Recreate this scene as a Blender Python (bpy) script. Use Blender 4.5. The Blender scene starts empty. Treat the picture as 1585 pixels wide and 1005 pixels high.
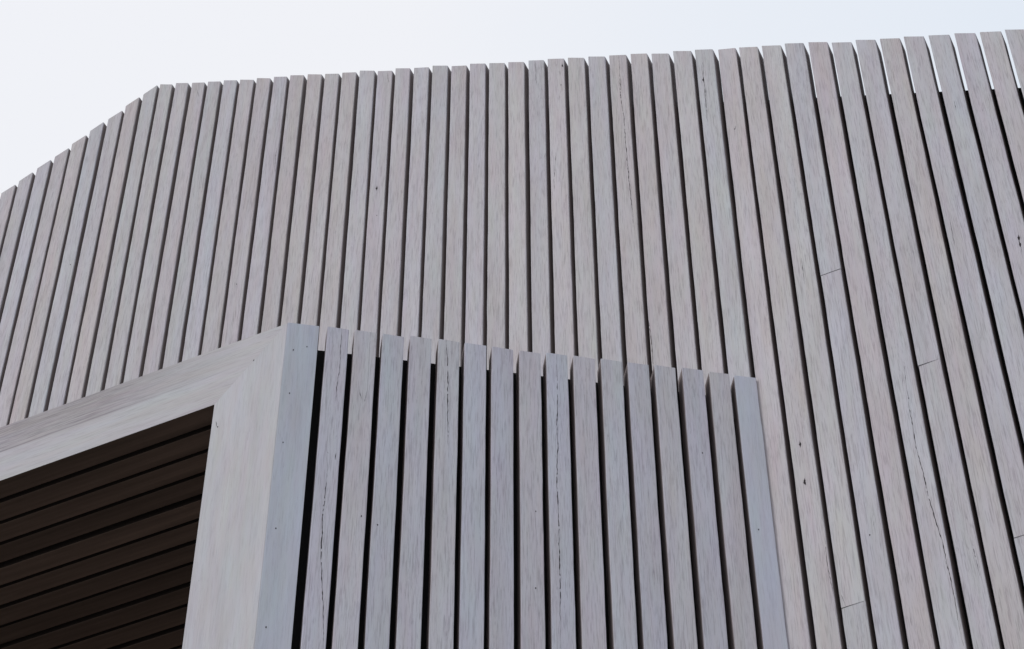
import bpy, bmesh, math, random
from mathutils import Vector, Matrix

random.seed(7)
scene = bpy.context.scene
COL = scene.collection

# ------------------------------------------------------------------ camera
EYE = 1.6
PITCH, ROLL = 0.8328011, -0.0035671
_R = Vector((1, 0, 0)); _F = Vector((0, math.cos(PITCH), math.sin(PITCH))); _U = Vector((0, -math.sin(PITCH), math.cos(PITCH)))
R2 = _R * math.cos(ROLL) + _U * math.sin(ROLL)
U2 = -_R * math.sin(ROLL) + _U * math.cos(ROLL)
cam_data = bpy.data.cameras.new("camera")
cam = bpy.data.objects.new("camera", cam_data)
COL.objects.link(cam)
cam.matrix_world = Matrix(((R2.x, U2.x, -_F.x, 0), (R2.y, U2.y, -_F.y, 0), (R2.z, U2.z, -_F.z, EYE), (0, 0, 0, 1)))
cam_data.sensor_width = 36.0
cam_data.lens = 36.0 * 3583.78 / 1585.0
cam_data.clip_start = 0.05
cam_data.clip_end = 2000.0
scene.camera = cam

# ------------------------------------------------------------------ light
SUN_AZ, SUN_EL = 232.0, 40.0          # compass bearing (y = 0, x = 90) and height of the veiled sun
SUN_STRENGTH, SUN_ANGLE = 0.9, 24.0
SKY_STRENGTH = 0.1
CLOUD = (9.6, 9.7, 10.1)
CLOUD_BLUE = (7.5, 8.5, 9.7)
sun_data = bpy.data.lights.new("sun", 'SUN')
sun_data.energy = SUN_STRENGTH
sun_data.angle = math.radians(SUN_ANGLE)
sun_data.color = (1.0, 0.94, 0.90)
sun = bpy.data.objects.new("sun", sun_data)
COL.objects.link(sun)
a, e = math.radians(SUN_AZ), math.radians(SUN_EL)
to_sun = Vector((math.sin(a) * math.cos(e), math.cos(a) * math.cos(e), math.sin(e)))
sun.rotation_euler = to_sun.to_track_quat('Z', 'Y').to_euler()
sun.location = to_sun * 40

world = bpy.data.worlds.new("World")
scene.world = world
world.use_nodes = True
nt = world.node_tree
nt.nodes.clear()
def wn(t, **kw):
    n = nt.nodes.new(t)
    for k_, v_ in kw.items(): setattr(n, k_, v_)
    return n
out = wn('ShaderNodeOutputWorld'); bg = wn('ShaderNodeBackground')
bg.inputs['Strength'].default_value = SKY_STRENGTH
sky = wn('ShaderNodeTexSky', sky_type='NISHITA', sun_disc=False)
sky.sun_elevation = e
sky.sun_rotation = a
tc = wn('ShaderNodeTexCoord')
# thin high overcast: white towards the left of the gable, thinner and bluer to the right of it
mp = wn('ShaderNodeMapping'); mp.inputs['Scale'].default_value = (1.0, 1.0, 2.2)
noi = wn('ShaderNodeTexNoise'); noi.inputs['Scale'].default_value = 2.6; noi.inputs['Detail'].default_value = 4.0
dotp = wn('ShaderNodeVectorMath', operation='DOT_PRODUCT'); dotp.inputs[1].default_value = (0.93, 0.18, 0.30)
ad = wn('ShaderNodeMath', operation='MULTIPLY_ADD'); ad.inputs[1].default_value = 0.16
rmp = wn('ShaderNodeMapRange'); rmp.inputs['From Min'].default_value = 0.40; rmp.inputs['From Max'].default_value = 0.80
cl = wn('ShaderNodeMix', data_type='RGBA')
cl.inputs['A'].default_value = (*CLOUD, 1); cl.inputs['B'].default_value = (*CLOUD_BLUE, 1)
fin = wn('ShaderNodeMix', data_type='RGBA'); fin.inputs['Factor'].default_value = 0.90
L = nt.links.new
L(tc.outputs['Generated'], mp.inputs['Vector']); L(mp.outputs['Vector'], noi.inputs['Vector'])
L(tc.outputs['Generated'], dotp.inputs[0])
L(noi.outputs['Fac'], ad.inputs[0]); L(dotp.outputs['Value'], ad.inputs[2])
L(ad.outputs['Value'], rmp.inputs['Value']); L(rmp.outputs['Result'], cl.inputs['Factor'])
L(sky.outputs['Color'], fin.inputs['A']); L(cl.outputs['Result'], fin.inputs['B'])
L(fin.outputs['Result'], bg.inputs['Color']); L(bg.outputs['Background'], out.inputs['Surface'])

scene.view_settings.view_transform = 'Standard'
scene.view_settings.look = 'None'
scene.view_settings.gamma = 1.0
scene.view_settings.use_curve_mapping = False
scene.view_settings.exposure = 0.0

# ------------------------------------------------------------------ site geometry (metres)
# three upright planes: the gable wall, the porch front parallel to it and the splayed porch side
D_M = Vector((0.90489, -0.42565, 0)); N_M = Vector((0.42565, 0.90489, 0)); DIST_M = 3.99001; S0_M = -3.92251
D_F = Vector((0.98672, 0.16243, 0)); N_F = Vector((-0.16243, 0.98672, 0)); DIST_F = 3.95687; S0_F = 0.10026
PITCH_M, PITCH_F = 0.07, 0.07019
CORNER = Vector((-0.56483, 3.91714, 0))
DIST_L = CORNER.dot(N_M)
ORIGIN_M = N_M * DIST_M
ORIGIN_F = N_F * DIST_F
UP = Vector((0, 0, 1))
RIDGE_S, RIDGE_Z = -3.300, 8.417
SLOPE = 0.497
PORCH_TOP, PORCH_UNDER = 5.918, 5.706
def roofline(s): return RIDGE_Z - SLOPE * abs(s - RIDGE_S)

GAPM = {2: (-3.7906, -3.7766), 3: (-3.7215, -3.7048), 4: (-3.6489, -3.6373), 5: (-3.5814, -3.5664), 6: (-3.5104, -3.4942), 7: (-3.4388, -3.4249), 8: (-3.3695, -3.3551), 9: (-3.2990, -3.2840), 10: (-3.2293, -3.2151), 11: (-3.1597, -3.1458), 12: (-3.0890, -3.0752), 13: (-3.0192, -3.0042), 14: (-2.9482, -2.9348), 15: (-2.8775, -2.8649), 16: (-2.8084, -2.7940), 17: (-2.7388, -2.7240), 18: (-2.6688, -2.6536), 19: (-2.5974, -2.5841), 20: (-2.5280, -2.5155), 21: (-2.4583, -2.4436), 22: (-2.3860, -2.3750), 23: (-2.3181, -2.3050), 24: (-2.2483, -2.2347), 25: (-2.1782, -2.1654), 26: (-2.1074, -2.0947), 27: (-2.0386, -2.0256), 28: (-1.9691, -1.9562), 29: (-1.8994, -1.8863), 30: (-1.8302, -1.8167), 31: (-1.7609, -1.7475), 32: (-1.6904, -1.6778), 33: (-1.6220, -1.6085), 34: (-1.5505, -1.5372), 35: (-1.4790, -1.4664), 36: (-1.4110, -1.3976), 37: (-1.3401, -1.3269), 38: (-1.2688, -1.2567), 39: (-1.1985, -1.1871), 40: (-1.1289, -1.1167), 41: (-1.0581, -1.0466), 42: (-0.9870, -0.9747), 43: (-0.9173, -0.9060), 44: (-0.8486, -0.8367), 45: (-0.7784, -0.7667), 46: (-0.7089, -0.6969), 47: (-0.6396, -0.6274), 48: (-0.5701, -0.5577), 49: (-0.4993, -0.4867)}
GAPF = {1: (0.1649, 0.1792), 2: (0.2341, 0.2484), 3: (0.3057, 0.3201), 4: (0.3748, 0.3894), 5: (0.4444, 0.4619), 6: (0.5172, 0.5295), 7: (0.5856, 0.5983), 8: (0.6538, 0.6695), 9: (0.7250, 0.7391), 10: (0.7949, 0.8091), 11: (0.8656, 0.8815), 12: (0.9371, 0.9514), 13: (1.0064, 1.0209), 14: (1.0762, 1.0924), 15: (1.1480, 1.1643), 16: (1.2177, 1.2306)}
CRACKM = [('t', [(-2.7468, 7.7434), (-2.7448, 7.6899), (-2.7454, 7.6383), (-2.7442, 7.6102)]),
  ('k', [(-2.3486, 7.3146)]),
  ('d', [(-2.3423, 7.1766)]),
  ('k', [(-1.6959, 7.5823)]),
  ('d', [(-1.7024, 7.4831)]),
  ('t', [(-1.7303, 7.1665), (-1.7281, 7.1114), (-1.7350, 7.0217), (-1.7371, 6.9614)]),
  ('t', [(-1.7911, 7.6599), (-1.7905, 7.6105), (-1.7901, 7.5411)]),
  ('c', [(-1.5031, 7.5158), (-1.5058, 7.3418), (-1.4999, 7.2237), (-1.4982, 7.1109), (-1.4980, 7.0169), (-1.4946, 6.8329), (-1.4913, 6.6791)]),
  ('t', [(-2.3364, 7.9255), (-2.3276, 7.8621)]),
  ('t', [(-1.4101, 7.5565)]),
  ('c', [(-1.2352, 7.3256), (-1.2373, 7.2346), (-1.2371, 7.1762), (-1.2388, 7.1068), (-1.2391, 7.0284)]),
  ('t', [(-1.1599, 6.9744), (-1.1603, 6.9561)]),
  ('c', [(-1.4655, 6.2737), (-1.4639, 6.2286), (-1.4619, 6.1941), (-1.4614, 6.1478), (-1.4612, 6.0795)]),
  ('c', [(-0.4500, 6.1151), (-0.4520, 6.0882), (-0.4521, 6.0629), (-0.4521, 6.0478)]),
  ('k', [(-0.4516, 6.1007)]),
  ('k', [(-0.4524, 6.0757)]),
  ('k', [(-1.2384, 7.2385)]),
  ('k', [(-1.0903, 5.6360)]),
  ('k', [(-1.0917, 5.5062)]),
  ('t', [(-1.0895, 5.6357), (-1.0900, 5.6224)]),
  ('t', [(-0.9354, 5.3177), (-0.9399, 5.3010)]),
  ('d', [(-0.9515, 5.2789)]),
  ('c', [(-0.8004, 5.8021), (-0.8064, 5.6211), (-0.8066, 5.4890), (-0.8011, 5.3674), (-0.7954, 5.2740), (-0.7883, 5.1944), (-0.7867, 5.1109), (-0.7843, 4.9947), (-0.7848, 4.8834)]),
  ('t', [(-0.7222, 5.1725), (-0.7225, 5.1213), (-0.7192, 5.0560)]),
  ('t', [(-1.0616, 5.3141), (-1.0621, 5.1924), (-1.0588, 5.1357)]),
  ('t', [(-1.0406, 5.1289), (-1.0339, 5.0913)]),
  ('t', [(-0.5303, 6.7310), (-0.5317, 6.6846)]),
  ('t', [(-0.3069, 6.9075), (-0.3062, 6.8792)]),
  ('d', [(-1.1620, 6.9602)]),
  ('d', [(-2.8370, 7.0919)]),
  ('d', [(-3.5252, 7.5281)]),
  ('t', [(-1.0201, 6.3072), (-1.0198, 6.2021)]),
  ('t', [(-0.6117, 6.2581), (-0.6132, 6.1546)]),
  ('t', [(-3.1200, 8.2942), (-3.1049, 8.2316)])]
CRACKF = [('t', [(0.2148, 5.9205), (0.2165, 5.8727), (0.2158, 5.8250), (0.2155, 5.7687), (0.2142, 5.7038), (0.2141, 5.6470)]),
  ('t', [(0.2015, 5.4795), (0.2079, 5.4762)]),
  ('c', [(0.2239, 5.4808), (0.2244, 5.4572)]),
  ('c', [(0.2083, 5.4419), (0.2058, 5.3528), (0.2038, 5.2701), (0.2074, 5.1701), (0.2151, 5.0637), (0.2229, 4.9792), (0.2307, 4.8821)]),
  ('t', [(0.2893, 5.7024), (0.2865, 5.6587)]),
  ('t', [(0.2700, 5.7061), (0.2763, 5.6729)]),
  ('c', [(0.4817, 5.9204), (0.4865, 5.8422), (0.4887, 5.7488), (0.4907, 5.6576), (0.4943, 5.5468)]),
  ('c', [(0.7673, 5.9279), (0.7655, 5.7943), (0.7639, 5.6787), (0.7618, 5.5553), (0.7606, 5.3936), (0.7604, 5.2488), (0.7599, 5.1095), (0.7580, 4.9510)]),
  ('d', [(0.7072, 5.3626)]),
  ('d', [(0.7040, 5.1214)]),
  ('d', [(0.2941, 5.2854)]),
  ('d', [(0.3344, 5.2627)]),
  ('d', [(1.1268, 5.6185)]),
  ('d', [(1.2495, 5.3810)])]
CRACKPF = [('d', [(0.0998, 5.8196)]),
  ('d', [(0.1326, 5.8370)]),
  ('d', [(0.1008, 5.6648)]),
  ('d', [(0.0970, 5.4957)]),
  ('d', [(0.1003, 5.2186)]),
  ('d', [(0.1005, 4.9237)])]
CRACKPL = [('t', [(-0.1795, 5.6431), (-0.1732, 5.6179)]),
  ('d', [(-0.1715, 5.6195)]),
  ('t', [(-0.1717, 5.1216), (-0.1662, 5.1185)]),
  ('d', [(-0.0885, 5.8190)])]
JOINTM = [(-0.9461, 6.2126), (-0.7371, 5.7731), (-1.02, 5.09), (-0.6104, 5.1403)]

# ------------------------------------------------------------------ materials
def new_mat(name):
    m = bpy.data.materials.new(name); m.use_nodes = True
    return m, m.node_tree, m.node_tree.nodes['Principled BSDF']

def mixc(t, a, b, fac, mode='MIX'):
    n = t.nodes.new('ShaderNodeMix'); n.data_type = 'RGBA'; n.blend_type = mode; n.clamp_result = False
    for s_, v_ in (('A', a), ('B', b), ('Factor', fac)):
        if hasattr(v_, 'is_linked') or isinstance(v_, bpy.types.NodeSocket): t.links.new(v_, n.inputs[s_])
        elif isinstance(v_, (int, float)): n.inputs[s_].default_value = v_
        else: n.inputs[s_].default_value = (*v_, 1)
    return n.outputs['Result']

def rng(t, v, a, b, c=0.0, d=1.0):
    n = t.nodes.new('ShaderNodeMapRange'); t.links.new(v, n.inputs['Value'])
    for k_, x_ in zip(('From Min', 'From Max', 'To Min', 'To Max'), (a, b, c, d)): n.inputs[k_].default_value = x_
    return n.outputs['Result']

def mth(t, op, a, b=0.0):
    n = t.nodes.new('ShaderNodeMath'); n.operation = op
    for i_, v_ in enumerate((a, b)):
        if isinstance(v_, bpy.types.NodeSocket): t.links.new(v_, n.inputs[i_])
        else: n.inputs[i_].default_value = v_
    return n.outputs[0]

def wood_material(name, wash_amount=0.5, weather_band=False, grain=1.0):
    """Whitewashed sawn softwood; grain runs along each piece's own local Z, tint from the object's colour."""
    m, t, bsdf = new_mat(name)
    tc_ = t.nodes.new('ShaderNodeTexCoord'); oi = t.nodes.new('ShaderNodeObjectInfo')
    off = t.nodes.new('ShaderNodeCombineXYZ')
    for i_, k_ in enumerate((37.0, 11.0, 53.0)): t.links.new(mth(t, 'MULTIPLY', oi.outputs['Random'], k_), off.inputs[i_])
    pos = t.nodes.new('ShaderNodeVectorMath'); pos.operation = 'ADD'
    t.links.new(tc_.outputs['Object'], pos.inputs[0]); t.links.new(off.outputs[0], pos.inputs[1])
    def noise(scale, sc, det=3.0, rough=0.6, dist=0.0):
        mp_ = t.nodes.new('ShaderNodeMapping'); mp_.inputs['Scale'].default_value = sc
        t.links.new(pos.outputs[0], mp_.inputs['Vector'])
        n = t.nodes.new('ShaderNodeTexNoise')
        n.inputs['Scale'].default_value = scale; n.inputs['Detail'].default_value = det
        n.inputs['Roughness'].default_value = rough; n.inputs['Distortion'].default_value = dist
        t.links.new(mp_.outputs[0], n.inputs['Vector'])
        return n.outputs['Fac']
    fine = noise(1.0, (400, 400, 16), 4, 0.65)            # fibres
    streak = noise(1.0, (90, 90, 2.6), 4, 0.6, 0.6)       # growth rings
    dash = noise(1.0, (240, 240, 38), 2, 0.5)             # short saw and check marks
    patch = noise(1.0, (26, 26, 2.6), 3, 0.55)            # uneven wash
    broad = noise(1.0, (6, 6, 0.9), 2, 0.5)
    rough_zone = noise(1.0, (14, 14, 1.6), 2, 0.5)
    base = oi.outputs['Color']
    worn = mixc(t, base, (0.90, 0.865, 0.86), 1.0, 'MULTIPLY')
    wash = mixc(t, base, (1.03, 1.05, 1.085), 1.0, 'MULTIPLY')
    c = mixc(t, worn, wash, rng(t, patch, 0.33, 0.66))
    c = mixc(t, base, c, wash_amount)
    c = mixc(t, c, mixc(t, c, (1.05, 1.05, 1.05), 1.0, 'MULTIPLY'), rng(t, broad, 0.45, 0.7))
    c = mixc(t, c, mixc(t, c, (0.875, 0.86, 0.86), 1.0, 'MULTIPLY'), rng(t, streak, 0.52, 0.75, 0.0, 0.5 * grain))
    c = mixc(t, c, mixc(t, c, (0.74, 0.725, 0.735), 1.0, 'MULTIPLY'), rng(t, fine, 0.49, 0.64, 0.0, 1.0 * grain))
    dm = mth(t, 'MULTIPLY', rng(t, dash, 0.60, 0.72), rng(t, rough_zone, 0.45, 0.62, 0.12, 1.0))
    c = mixc(t, c, mixc(t, c, (0.66, 0.65, 0.67), 1.0, 'MULTIPLY'), mth(t, 'MULTIPLY', dm, 0.5 * grain))
    tone = t.nodes.new('ShaderNodeTexNoise'); tone.inputs['Scale'].default_value = 1.0; tone.inputs['Detail'].default_value = 3.0
    tm = t.nodes.new('ShaderNodeMapping'); tm.inputs['Scale'].default_value = (34, 34, 5)
    t.links.new(pos.outputs[0], tm.inputs['Vector']); t.links.new(tm.outputs[0], tone.inputs['Vector'])
    c = mixc(t, c, mixc(t, mixc(t, c, tone.outputs['Color'], 1.0, 'MULTIPLY'), (2.0, 2.0, 2.0), 1.0, 'MULTIPLY'), 0.06)
    if weather_band:
        sep = t.nodes.new('ShaderNodeSeparateXYZ'); t.links.new(tc_.outputs['Object'], sep.inputs[0])
        wob = mth(t, 'MULTIPLY', mth(t, 'SUBTRACT', noise(1.0, (40, 40, 3), 4, 0.7), 0.5), 0.05)
        edge = rng(t, mth(t, 'ADD', sep.outputs['X'], wob), 0.098, 0.124)
        fade = rng(t, sep.outputs['Z'], 0.12, 0.55, 0.0, 1.0)
        band = mth(t, 'MULTIPLY', edge, fade)
        strip = mth(t, 'MULTIPLY', rng(t, noise(1.0, (330, 330, 9), 4, 0.7), 0.42, 0.62), 1.0)
        dk = mixc(t, (0.86, 0.82, 0.825), (0.56, 0.535, 0.55), strip)
        c = mixc(t, c, mixc(t, c, dk, 1.0, 'MULTIPLY'), band)
        # thin line of weathering where the two laminations meet
        seam = mth(t, 'MULTIPLY', rng(t, mth(t, 'ABSOLUTE', mth(t, 'SUBTRACT', mth(t, 'ADD', sep.outputs['X'], mth(t, 'MULTIPLY', wob, 0.25)), 0.112)), 0.0012, 0.004, 1.0, 0.0), fade)
        c = mixc(t, c, mixc(t, c, (0.72, 0.70, 0.72), 1.0, 'MULTIPLY'), seam)
    t.links.new(c, bsdf.inputs['Base Color'])
    bsdf.inputs['Roughness'].default_value = 0.78
    bsdf.inputs['Specular IOR Level'].default_value = 0.25
    h = mth(t, 'ADD', mth(t, 'MULTIPLY', fine, 0.6), mth(t, 'SUBTRACT', mth(t, 'MULTIPLY', streak, 0.5), mth(t, 'MULTIPLY', dm, 0.8)))
    bp = t.nodes.new('ShaderNodeBump'); bp.inputs['Strength'].default_value = 0.35; bp.inputs['Distance'].default_value = 0.0012
    t.links.new(h, bp.inputs['Height']); t.links.new(bp.outputs[0], bsdf.inputs['Normal'])
    return m

def plain_material(name, col, rough=0.8, var=0.25, scale=(30, 30, 4), piece=0.0):
    m, t, bsdf = new_mat(name)
    tc_ = t.nodes.new('ShaderNodeTexCoord')
    mp_ = t.nodes.new('ShaderNodeMapping'); mp_.inputs['Scale'].default_value = scale
    n = t.nodes.new('ShaderNodeTexNoise'); n.inputs['Scale'].default_value = 1.0; n.inputs['Detail'].default_value = 4
    t.links.new(tc_.outputs['Object'], mp_.inputs[0]); t.links.new(mp_.outputs[0], n.inputs['Vector'])
    c = mixc(t, tuple(x * (1 - var) for x in col), tuple(x * (1 + var) for x in col), n.outputs['Fac'])
    if piece:                                   # every piece of timber its own depth of stain
        oi = t.nodes.new('ShaderNodeObjectInfo')
        k_ = rng(t, oi.outputs['Random'], 0.0, 1.0, 1 - piece, 1 + piece)
        v_ = t.nodes.new('ShaderNodeCombineXYZ')
        for i_ in range(3): t.links.new(k_, v_.inputs[i_])
        c = mixc(t, c, v_.outputs[0], 1.0, 'MULTIPLY')
    t.links.new(c, bsdf.inputs['Base Color'])
    bsdf.inputs['Roughness'].default_value = rough
    bsdf.inputs['Specular IOR Level'].default_value = 0.2
    return m

WOOD = wood_material('whitewashed_timber', 0.55)
WOOD_SMOOTH = wood_material("painted_timber", 0.6, grain=0.42)
WOOD_BEAM = wood_material('weathered_beam_timber', 0.45, weather_band=True, grain=0.6)
CRACK = plain_material('open_crack', (0.035, 0.03, 0.033), 0.9)
BLACK = plain_material('black_membrane', (0.012, 0.012, 0.013), 0.9)
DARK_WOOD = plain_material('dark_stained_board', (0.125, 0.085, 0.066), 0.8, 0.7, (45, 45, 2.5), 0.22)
BATTEN_SIDE = plain_material('brown_batten_side', (0.250, 0.215, 0.215), 0.85, 0.3, (60, 60, 5))  # brown-grey, darker than the batten fronts
DARK_EDGE = plain_material('dark_board_edge', (0.030, 0.022, 0.019), 0.9)  # gap shade painted onto the sides of the ceiling boards
ROOF = plain_material('pale_roof_membrane', (0.42, 0.41, 0.39), 0.8, 0.15, (3, 3, 3))
PAVING = plain_material('pale_paving', (0.25, 0.245, 0.235), 0.85, 0.2, (2, 2, 2))

TINT = {'G': (0.468, 0.456, 0.472), 'B': (0.460, 0.461, 0.490), 'L': (0.462, 0.450, 0.479), 'P': (0.470, 0.444, 0.454),
        'W': (0.482, 0.466, 0.470), 'T': (0.478, 0.450, 0.444), 'S': (0.425, 0.444, 0.482)}
MEAN_TINT = (0.468, 0.455, 0.475)
TINT = {k_: tuple((m_ + 0.68 * (x_ - m_)) * f_ for x_, m_, f_ in zip(v_, MEAN_TINT, (1.10, 1.105, 1.115))) for k_, v_ in TINT.items()}

# ------------------------------------------------------------------ builders
def frame(origin, x, y, z):
    return Matrix(((x.x, y.x, z.x, origin.x), (x.y, y.y, z.y, origin.y), (x.z, y.z, z.z, origin.z), (0, 0, 0, 1)))

def link(name, bm, mats, matrix, parent=None, colour=None, smooth=False):
    me = bpy.data.meshes.new(name)
    bmesh.ops.recalc_face_normals(bm, faces=bm.faces)
    bm.to_mesh(me); bm.free()
    for m in mats: me.materials.append(m)
    if smooth:
        for p in me.polygons: p.use_smooth = True
    o = bpy.data.objects.new(name, me)
    COL.objects.link(o)
    if parent is not None:
        o.parent = parent
        o.matrix_parent_inverse = parent.matrix_basis.inverted()
    o.matrix_basis = matrix
    if colour: o.color = (*colour, 1)
    return o

def thing(name, loc, label, cat):
    o = bpy.data.objects.new(name, None); COL.objects.link(o)
    o.location = loc; o['label'] = label; o['category'] = cat
    return o

def prism(bm, poly, axis_from, axis_to, to3):
    """Extrude a 2-D polygon; to3(p, q, t) gives the vertex."""
    a_ = [bm.verts.new(to3(p, q, axis_from)) for p, q in poly]
    b_ = [bm.verts.new(to3(p, q, axis_to)) for p, q in poly]
    bm.faces.new(a_); bm.faces.new(b_[::-1])
    n = len(poly)
    for i_ in range(n): bm.faces.new((a_[i_], b_[i_], b_[(i_ + 1) % n], a_[(i_ + 1) % n]))

def ribbon(bm, pts, width, y, rnd, warp):
    """A jagged open check in the face of a piece."""
    dense = []
    for (x0, z0), (x1, z1) in zip(pts, pts[1:]):
        n = max(2, int(abs(z1 - z0) / 0.008))
        for i_ in range(n):
            f = i_ / n
            dense.append((x0 + (x1 - x0) * f, z0 + (z1 - z0) * f))
    dense.append(pts[-1])
    N = len(dense); run = []
    j = 0.0
    for i_, (x, z) in enumerate(dense):
        j = 0.7 * j + rnd.uniform(-0.0010, 0.0010)
        taper = min(1.0, 4.0 * min(i_, N - 1 - i_) / N + 0.15)
        w = width * taper * rnd.choice((0.3, 0.45, 0.7, 0.9, 1.3))
        run.append((x + j, z, w))
    prev = None
    for x, z, w in run:
        cur = (bm.verts.new(warp(x - w / 2, y, z)), bm.verts.new(warp(x + w / 2, y, z)))
        if prev and rnd.random() > 0.05:
            f = bm.faces.new((prev[0], prev[1], cur[1], cur[0])); f.material_index = 1
        prev = cur

def blob(bm, x, z, r, y, rnd, warp):
    n = 9
    vs = [bm.verts.new(warp(x + math.cos(2 * math.pi * i_ / n) * r * rnd.uniform(0.35, 0.85), y,
                            z + math.sin(2 * math.pi * i_ / n) * r * rnd.uniform(0.8, 1.7))) for i_ in range(n)]
    f = bm.faces.new(vs); f.material_index = 1

WIDTH_OF = {'c': 0.0019, 't': 0.0011}
def marks(bm, cracks, x_off, z_off, rnd, warp):
    for kind, pts in cracks:
        loc = [(s - x_off, z - z_off) for s, z in pts]
        if kind in WIDTH_OF:
            ribbon(bm, loc, WIDTH_OF[kind], -0.0004, rnd, warp)
        elif kind == 'k':
            blob(bm, *loc[0], 0.0052, -0.0005, rnd, warp)
            ribbon(bm, [(loc[0][0] + 0.001, loc[0][1] + 0.013), loc[0], (loc[0][0] + 0.0015, loc[0][1] - 0.012)], 0.002, -0.0003, rnd, warp)
        else:
            blob(bm, *loc[0], 0.0024, -0.0004, rnd, warp)

def batten(parent, plane_o, d, n, s0, s1, z0, z1, cut, seed, tint, cracks=(), depth=0.0505, mat=WOOD, set_back=0.0, top_jit=0.0, twist=None):
    """One upright batten with eased front edges, slightly bowed and twisted, its top cut on the slope `cut`."""
    rnd = random.Random(seed)
    sc, hw = (s0 + s1) / 2, (s1 - s0) / 2
    Lh = z1 - z0
    ph = [rnd.uniform(0, 6.28) for _ in range(5)]
    amp = rnd.uniform(0.0003, 0.0011); tw = rnd.uniform(-0.03, 0.03) if twist is None else twist; lean = rnd.uniform(-0.0004, 0.0004)
    def warp(x, y, z):
        zz = z + z0
        b = amp * math.sin(zz * 1.9 + ph[0]) + lean * (zz - 6.2)
        e_ = 0.0003 * math.sin(zz * 9 + ph[1] + (0 if x < 0 else 2.2)) + 0.00018 * math.sin(zz * 27 + ph[2] + (0 if x < 0 else 1.1))
        yy = y + tw * x + 0.0010 * math.sin(zz * 1.3 + ph[3])
        return (x + b + e_, yy, z)
    c = 0.0022
    prof = [(-hw, depth), (-hw, c + 0.002), (-hw + 0.0007, 0.0007), (-hw + c, 0), (hw - c, 0), (hw - 0.0007, 0.0007), (hw, c + 0.002), (hw, depth)]
    bm = bmesh.new()
    steps = max(2, int(Lh / 0.045))
    rings = []
    for i_ in range(steps + 1):
        f = i_ / steps
        ring = []
        for x, y in prof:
            z = Lh * f
            if i_ == steps: z += cut * x + top_jit + rnd.uniform(-0.0006, 0.0006)
            chip = rnd.uniform(-0.00035, 0.00035) if y < 0.004 else 0.0
            ring.append(bm.verts.new(warp(x + chip, y, z)))
        rings.append(ring)
    for r0, r1 in zip(rings, rings[1:]):
        for i_ in range(len(prof)):
            j_ = (i_ + 1) % len(prof)
            f_ = bm.faces.new((r0[i_], r0[j_], r1[j_], r1[i_]))
            if i_ in (0, 6, 7): f_.material_index = 2          # sides and back use the darker brown-grey
    bm.faces.new(rings[0]); bm.faces.new(rings[-1][::-1])
    bmesh.ops.recalc_face_normals(bm, faces=bm.faces)
    marks(bm, cracks, sc, z0, rnd, warp)
    o = plane_o + d * sc + n * set_back
    j = rnd.uniform(0.97, 1.03)
    col = tuple(v * j * rnd.uniform(0.99, 1.01) for v in tint)
    me_obj = bpy.data.meshes.new('batten')
    bm.to_mesh(me_obj); bm.free()
    me_obj.materials.append(mat); me_obj.materials.append(CRACK); me_obj.materials.append(BATTEN_SIDE)
    ob = bpy.data.objects.new('batten', me_obj); COL.objects.link(ob)
    ob.parent = parent; ob.matrix_parent_inverse = parent.matrix_basis.inverted()
    ob.matrix_basis = frame(Vector((o.x, o.y, z0)), d, n, UP)
    ob.color = (*col, 1)
    return ob

def box_on(name, parent, plane_o, d, n, s0, s1, z0, z1, y0, y1, mat):
    bm = bmesh.new()
    prism(bm, [(s0, z0), (s1, z0), (s1, z1), (s0, z1)], y0, y1, lambda p, q, t_: (p, t_, q))
    return link(name, bm, [mat], frame(plane_o, d, n, UP), parent)

# ------------------------------------------------------------------ ground
bm = bmesh.new()
prism(bm, [(-400, -400), (400, -400), (400, 400), (-400, 400)], -0.2, 0.0, lambda p, q, t_: (p, q, t_))
g = link('ground', bm, [PAVING], Matrix.Identity(4))
g['kind'] = 'structure'

# ------------------------------------------------------------------ gable wall
wall_base = ORIGIN_M + D_M * RIDGE_S
gable = thing('timber_building', wall_base, 'tall gable-topped wall of upright whitewashed grey timber battens rising behind the porch', 'building')
TINTS_M = 'PGBPTBGTGWGPGBPPLPTPPLLGLBGLWPLWWBPPPBPPGBPLBPLBLPLG'
TINTS_M = {i: TINTS_M[i % len(TINTS_M)] for i in range(-10, 62)}
TINTS_M.update({36: 'P', 37: 'W', 38: 'B', 39: 'P', 40: 'P', 41: 'G', 42: 'B', 43: 'P', 44: 'L', 45: 'B', 46: 'P', 47: 'L', 48: 'B', 49: 'L', 50: 'P', 51: 'L', 52: 'G'})
def gap_m(i):
    c = S0_M + PITCH_M * i
    g_ = 0.0142 if i < 22 else 0.0142 - 0.002 * min(1, (i - 22) / 14)
    r = (c - g_ / 2, c + g_ / 2)
    if i in GAPM:
        return (0.75 * GAPM[i][0] + 0.25 * r[0], 0.75 * GAPM[i][1] + 0.25 * r[1])
    return r
JOINTS = {}
for s, z in JOINTM: JOINTS[int(math.floor((s - S0_M) / PITCH_M))] = z
PORCH_END = 39                                   # first batten that runs past the porch down to the ground
LEFT_I, RIGHT_I = -8, 60
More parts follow.
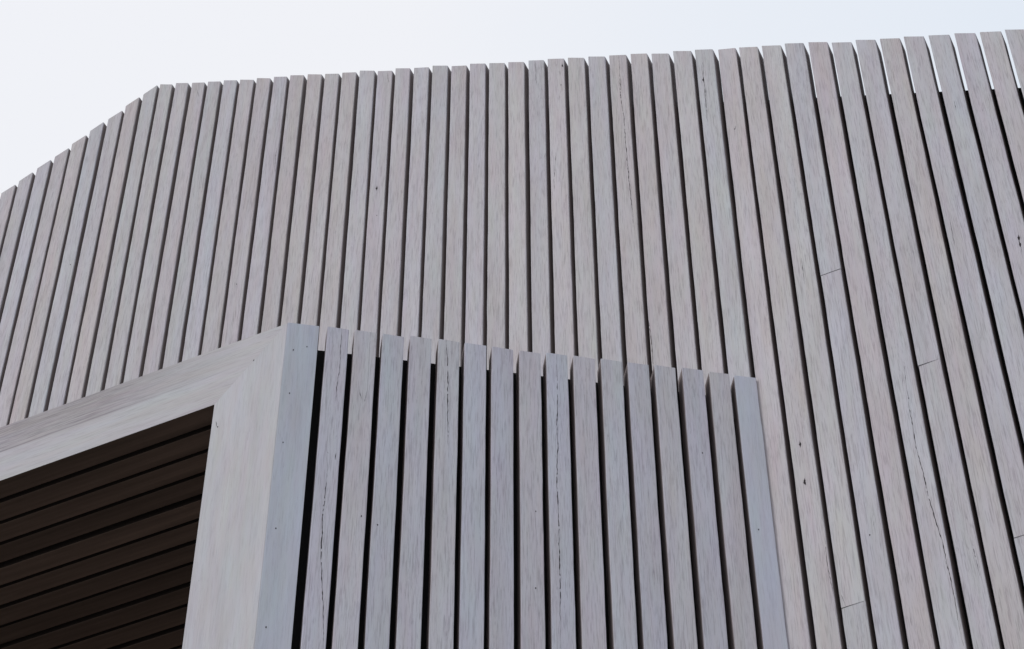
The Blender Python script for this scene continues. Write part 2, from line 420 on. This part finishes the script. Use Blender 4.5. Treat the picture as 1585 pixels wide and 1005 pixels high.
for i in range(LEFT_I, RIGHT_I):
    s0, s1 = gap_m(i)[1], gap_m(i + 1)[0]
    sc = (s0 + s1) / 2
    low = 5.80 if i < PORCH_END else 0.02
    top = roofline(sc)
    left = sc < RIDGE_S
    cut = 0.40 if left else -0.57
    cr = [c for c in CRACKM if s0 - 0.006 <= sum(p[0] for p in c[1]) / len(c[1]) <= s1 + 0.006]
    t_ = TINT[TINTS_M[i]]
    rj = random.Random(900 + i)
    tj = rj.uniform(-0.0035, 0.0035); sb = rj.uniform(-0.0015, 0.0015)
    if i == 39: sb = 0.004
    if i in JOINTS:
        zj = JOINTS[i]
        batten(gable, ORIGIN_M, D_M, N_M, s0, s1, zj + 0.0006, top, cut, 100 + i, t_, [c for c in cr if c[1][0][1] > zj], set_back=sb, top_jit=tj)
        batten(gable, ORIGIN_M, D_M, N_M, s0 + 0.0006, s1 - 0.0003, low, zj - 0.0006, 0.02, 300 + i, TINT['B' if i != 45 else 'L'], [c for c in cr if c[1][0][1] <= zj], set_back=sb + 0.0012)
    else:
        batten(gable, ORIGIN_M, D_M, N_M, s0, s1, low, top, cut, 100 + i, t_, cr, set_back=sb, top_jit=tj, twist=-0.10 if i == 39 else None)
# dark backing board; its top follows the roof some 20 cm below the batten tops
sL, sR = S0_M + PITCH_M * LEFT_I, S0_M + PITCH_M * RIGHT_I
sP = S0_M + PITCH_M * 38.6
BACK_DROP = 0.201
bm = bmesh.new()
prism(bm, [(sL, 5.80), (sP, 5.80), (sP, 0.0), (sR, 0.0), (sR, roofline(sR) - BACK_DROP), (RIDGE_S, RIDGE_Z - BACK_DROP), (sL, roofline(sL) - BACK_DROP)],
      0.055, 0.12, lambda p, q, t_: (p, t_, q))
link('backing_board', bm, [BLACK], frame(ORIGIN_M, D_M, N_M, UP), gable)
bm = bmesh.new()
q0 = BACK_DROP + 0.12
prism(bm, [(sL, roofline(sL) - q0 - 0.15), (RIDGE_S, RIDGE_Z - q0 - 0.15), (sR, roofline(sR) - q0 - 0.15), (sR, roofline(sR) - q0), (RIDGE_S, RIDGE_Z - q0), (sL, roofline(sL) - q0)],
      0.124, 5.0, lambda p, q, t_: (p, t_, q))
link('roof', bm, [ROOF], frame(ORIGIN_M, D_M, N_M, UP), gable)

# ------------------------------------------------------------------ porch
porch = thing('entrance_porch', CORNER, 'low flat-topped timber porch with pale thick-framed dark opening and splayed batten side', 'porch')
TINTS_F = 'LPBLGBLPBPBLPLTS'
def gap_f(i):
    c = S0_F + PITCH_F * i
    if i in GAPF: return GAPF[i]
    return (c - 0.0073, c + 0.0073)
for i in range(1, 17):
    s0, s1 = gap_f(i)[1], gap_f(i + 1)[0]
    rj = random.Random(700 + i)
    cr = [c for c in CRACKF if s0 - 0.004 <= sum(p[0] for p in c[1]) / len(c[1]) <= s1 + 0.004]
    if i == 16: s1 = S0_F + PITCH_F * 16.93
    batten(porch, ORIGIN_F, D_F, N_F, s0, s1, 0.02, PORCH_TOP + rj.uniform(-0.003, 0.003), -0.03, 500 + i, tuple(v_ * m_ for v_, m_ in zip(TINT[TINTS_F[i - 1]], (0.945, 0.965, 1.0))), cr,
           depth=0.045 if i == 16 else 0.05, mat=WOOD_SMOOTH if i == 16 else WOOD, set_back=rj.uniform(-0.001, 0.001))
s_corner = (CORNER - ORIGIN_F).dot(D_F)
s_end = S0_F + PITCH_F * 16.7
box_on('backing_board', porch, ORIGIN_F, D_F, N_F, s_corner + 0.06, s_end, 0.0, PORCH_TOP - 0.030, 0.055, 0.09, BLACK)

# corner post: one leg in the plane of the opening, one returning along the splayed side
POST_L, POST_F, THICK = 0.190, 0.0800, 0.056
bm = bmesh.new()
prism(bm, [(-POST_L, 0), (0, 0), (0, PORCH_TOP - 0.001), (-POST_L, PORCH_UNDER)], 0.0, THICK, lambda p, q, t_: (p, t_, q))
ed = [e_ for e_ in bm.edges if all(abs(v_.co.x) < 1e-6 and abs(v_.co.y) < 1e-6 for v_ in e_.verts)]
bmesh.ops.bevel(bm, geom=ed, offset=0.0025, segments=2, affect='EDGES', profile=0.5)
rp = random.Random(5)
marks(bm, CRACKPL, 0, 0, rp, lambda x, y, z: (x, y, z))
post = link('corner_post', bm, [WOOD_SMOOTH, CRACK], frame(CORNER, D_M, N_M, UP), porch, (0.512, 0.512, 0.535))
bm = bmesh.new()
prism(bm, [(0.0004, 0), (POST_F, 0), (POST_F, PORCH_TOP), (0.0004, PORCH_TOP)], 0.0, THICK, lambda p, q, t_: (p, t_, q))
ed = [e_ for e_ in bm.edges if all(abs(v_.co.x - 0.0004) < 1e-6 and abs(v_.co.y) < 1e-6 for v_ in e_.verts)]
bmesh.ops.bevel(bm, geom=ed, offset=0.0018, segments=2, affect='EDGES', profile=0.5)
marks(bm, CRACKPF, s_corner, 0, rp, lambda x, y, z: (x, y, z))
ret = link('return_board', bm, [WOOD_SMOOTH, CRACK], frame(CORNER, D_F, N_F, UP), porch, (0.450, 0.476, 0.535))
# beam over the opening, mitred to the post; local X is up and Z runs along it
OPEN_W = 2.0
bm = bmesh.new()
hgt = PORCH_TOP - PORCH_UNDER
g_ = 0.0001
prism(bm, [(0.0, POST_L + g_), (hgt - 0.003, g_ + 0.002), (hgt - 0.003, OPEN_W + 2 * POST_L), (0.0, OPEN_W + POST_L)], 0.0, THICK, lambda p, q, t_: (p, t_, q))
for f_ in bm.faces:
    if all(v_.co.x < 1e-6 for v_ in f_.verts): f_.material_index = 1
link('beam', bm, [WOOD_BEAM, DARK_WOOD], frame(Vector((CORNER.x, CORNER.y, PORCH_UNDER)), UP, N_M, -D_M), porch, (0.510, 0.506, 0.528))
bm = bmesh.new()
prism(bm, [(-OPEN_W - 2 * POST_L - 0.003, 0), (-OPEN_W - POST_L - 0.003, 0), (-OPEN_W - POST_L - 0.003, PORCH_UNDER), (-OPEN_W - 2 * POST_L - 0.003, PORCH_TOP - 0.001)], 0.0, THICK, lambda p, q, t_: (p, t_, q))
link('end_post', bm, [WOOD_SMOOTH], frame(CORNER, D_M, N_M, UP), porch, (0.48, 0.485, 0.50))
# ceiling of dark boards running with the opening
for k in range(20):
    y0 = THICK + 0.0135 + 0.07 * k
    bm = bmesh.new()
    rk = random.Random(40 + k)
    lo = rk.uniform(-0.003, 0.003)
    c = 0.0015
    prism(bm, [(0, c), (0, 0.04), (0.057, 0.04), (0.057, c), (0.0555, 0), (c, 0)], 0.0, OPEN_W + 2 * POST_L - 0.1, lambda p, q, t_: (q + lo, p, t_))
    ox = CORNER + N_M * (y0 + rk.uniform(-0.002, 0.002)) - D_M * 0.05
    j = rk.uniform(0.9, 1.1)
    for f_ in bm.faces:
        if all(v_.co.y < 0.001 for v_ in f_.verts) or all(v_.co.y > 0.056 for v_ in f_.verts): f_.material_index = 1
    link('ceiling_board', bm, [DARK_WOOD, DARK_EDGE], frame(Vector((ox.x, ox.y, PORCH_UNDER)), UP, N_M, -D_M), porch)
bm = bmesh.new()
sI = -OPEN_W - 2 * POST_L
prism(bm, [(sI, THICK + 0.002), (-0.035, THICK + 0.002), (0.5, 0.55), (0.5, 1.45), (sI, 1.45)], PORCH_UNDER + 0.045, PORCH_UNDER + 0.09, lambda p, q, t_: (p, q, t_))
link('roof', bm, [ROOF, BLACK], frame(CORNER, D_M, N_M, UP), porch)
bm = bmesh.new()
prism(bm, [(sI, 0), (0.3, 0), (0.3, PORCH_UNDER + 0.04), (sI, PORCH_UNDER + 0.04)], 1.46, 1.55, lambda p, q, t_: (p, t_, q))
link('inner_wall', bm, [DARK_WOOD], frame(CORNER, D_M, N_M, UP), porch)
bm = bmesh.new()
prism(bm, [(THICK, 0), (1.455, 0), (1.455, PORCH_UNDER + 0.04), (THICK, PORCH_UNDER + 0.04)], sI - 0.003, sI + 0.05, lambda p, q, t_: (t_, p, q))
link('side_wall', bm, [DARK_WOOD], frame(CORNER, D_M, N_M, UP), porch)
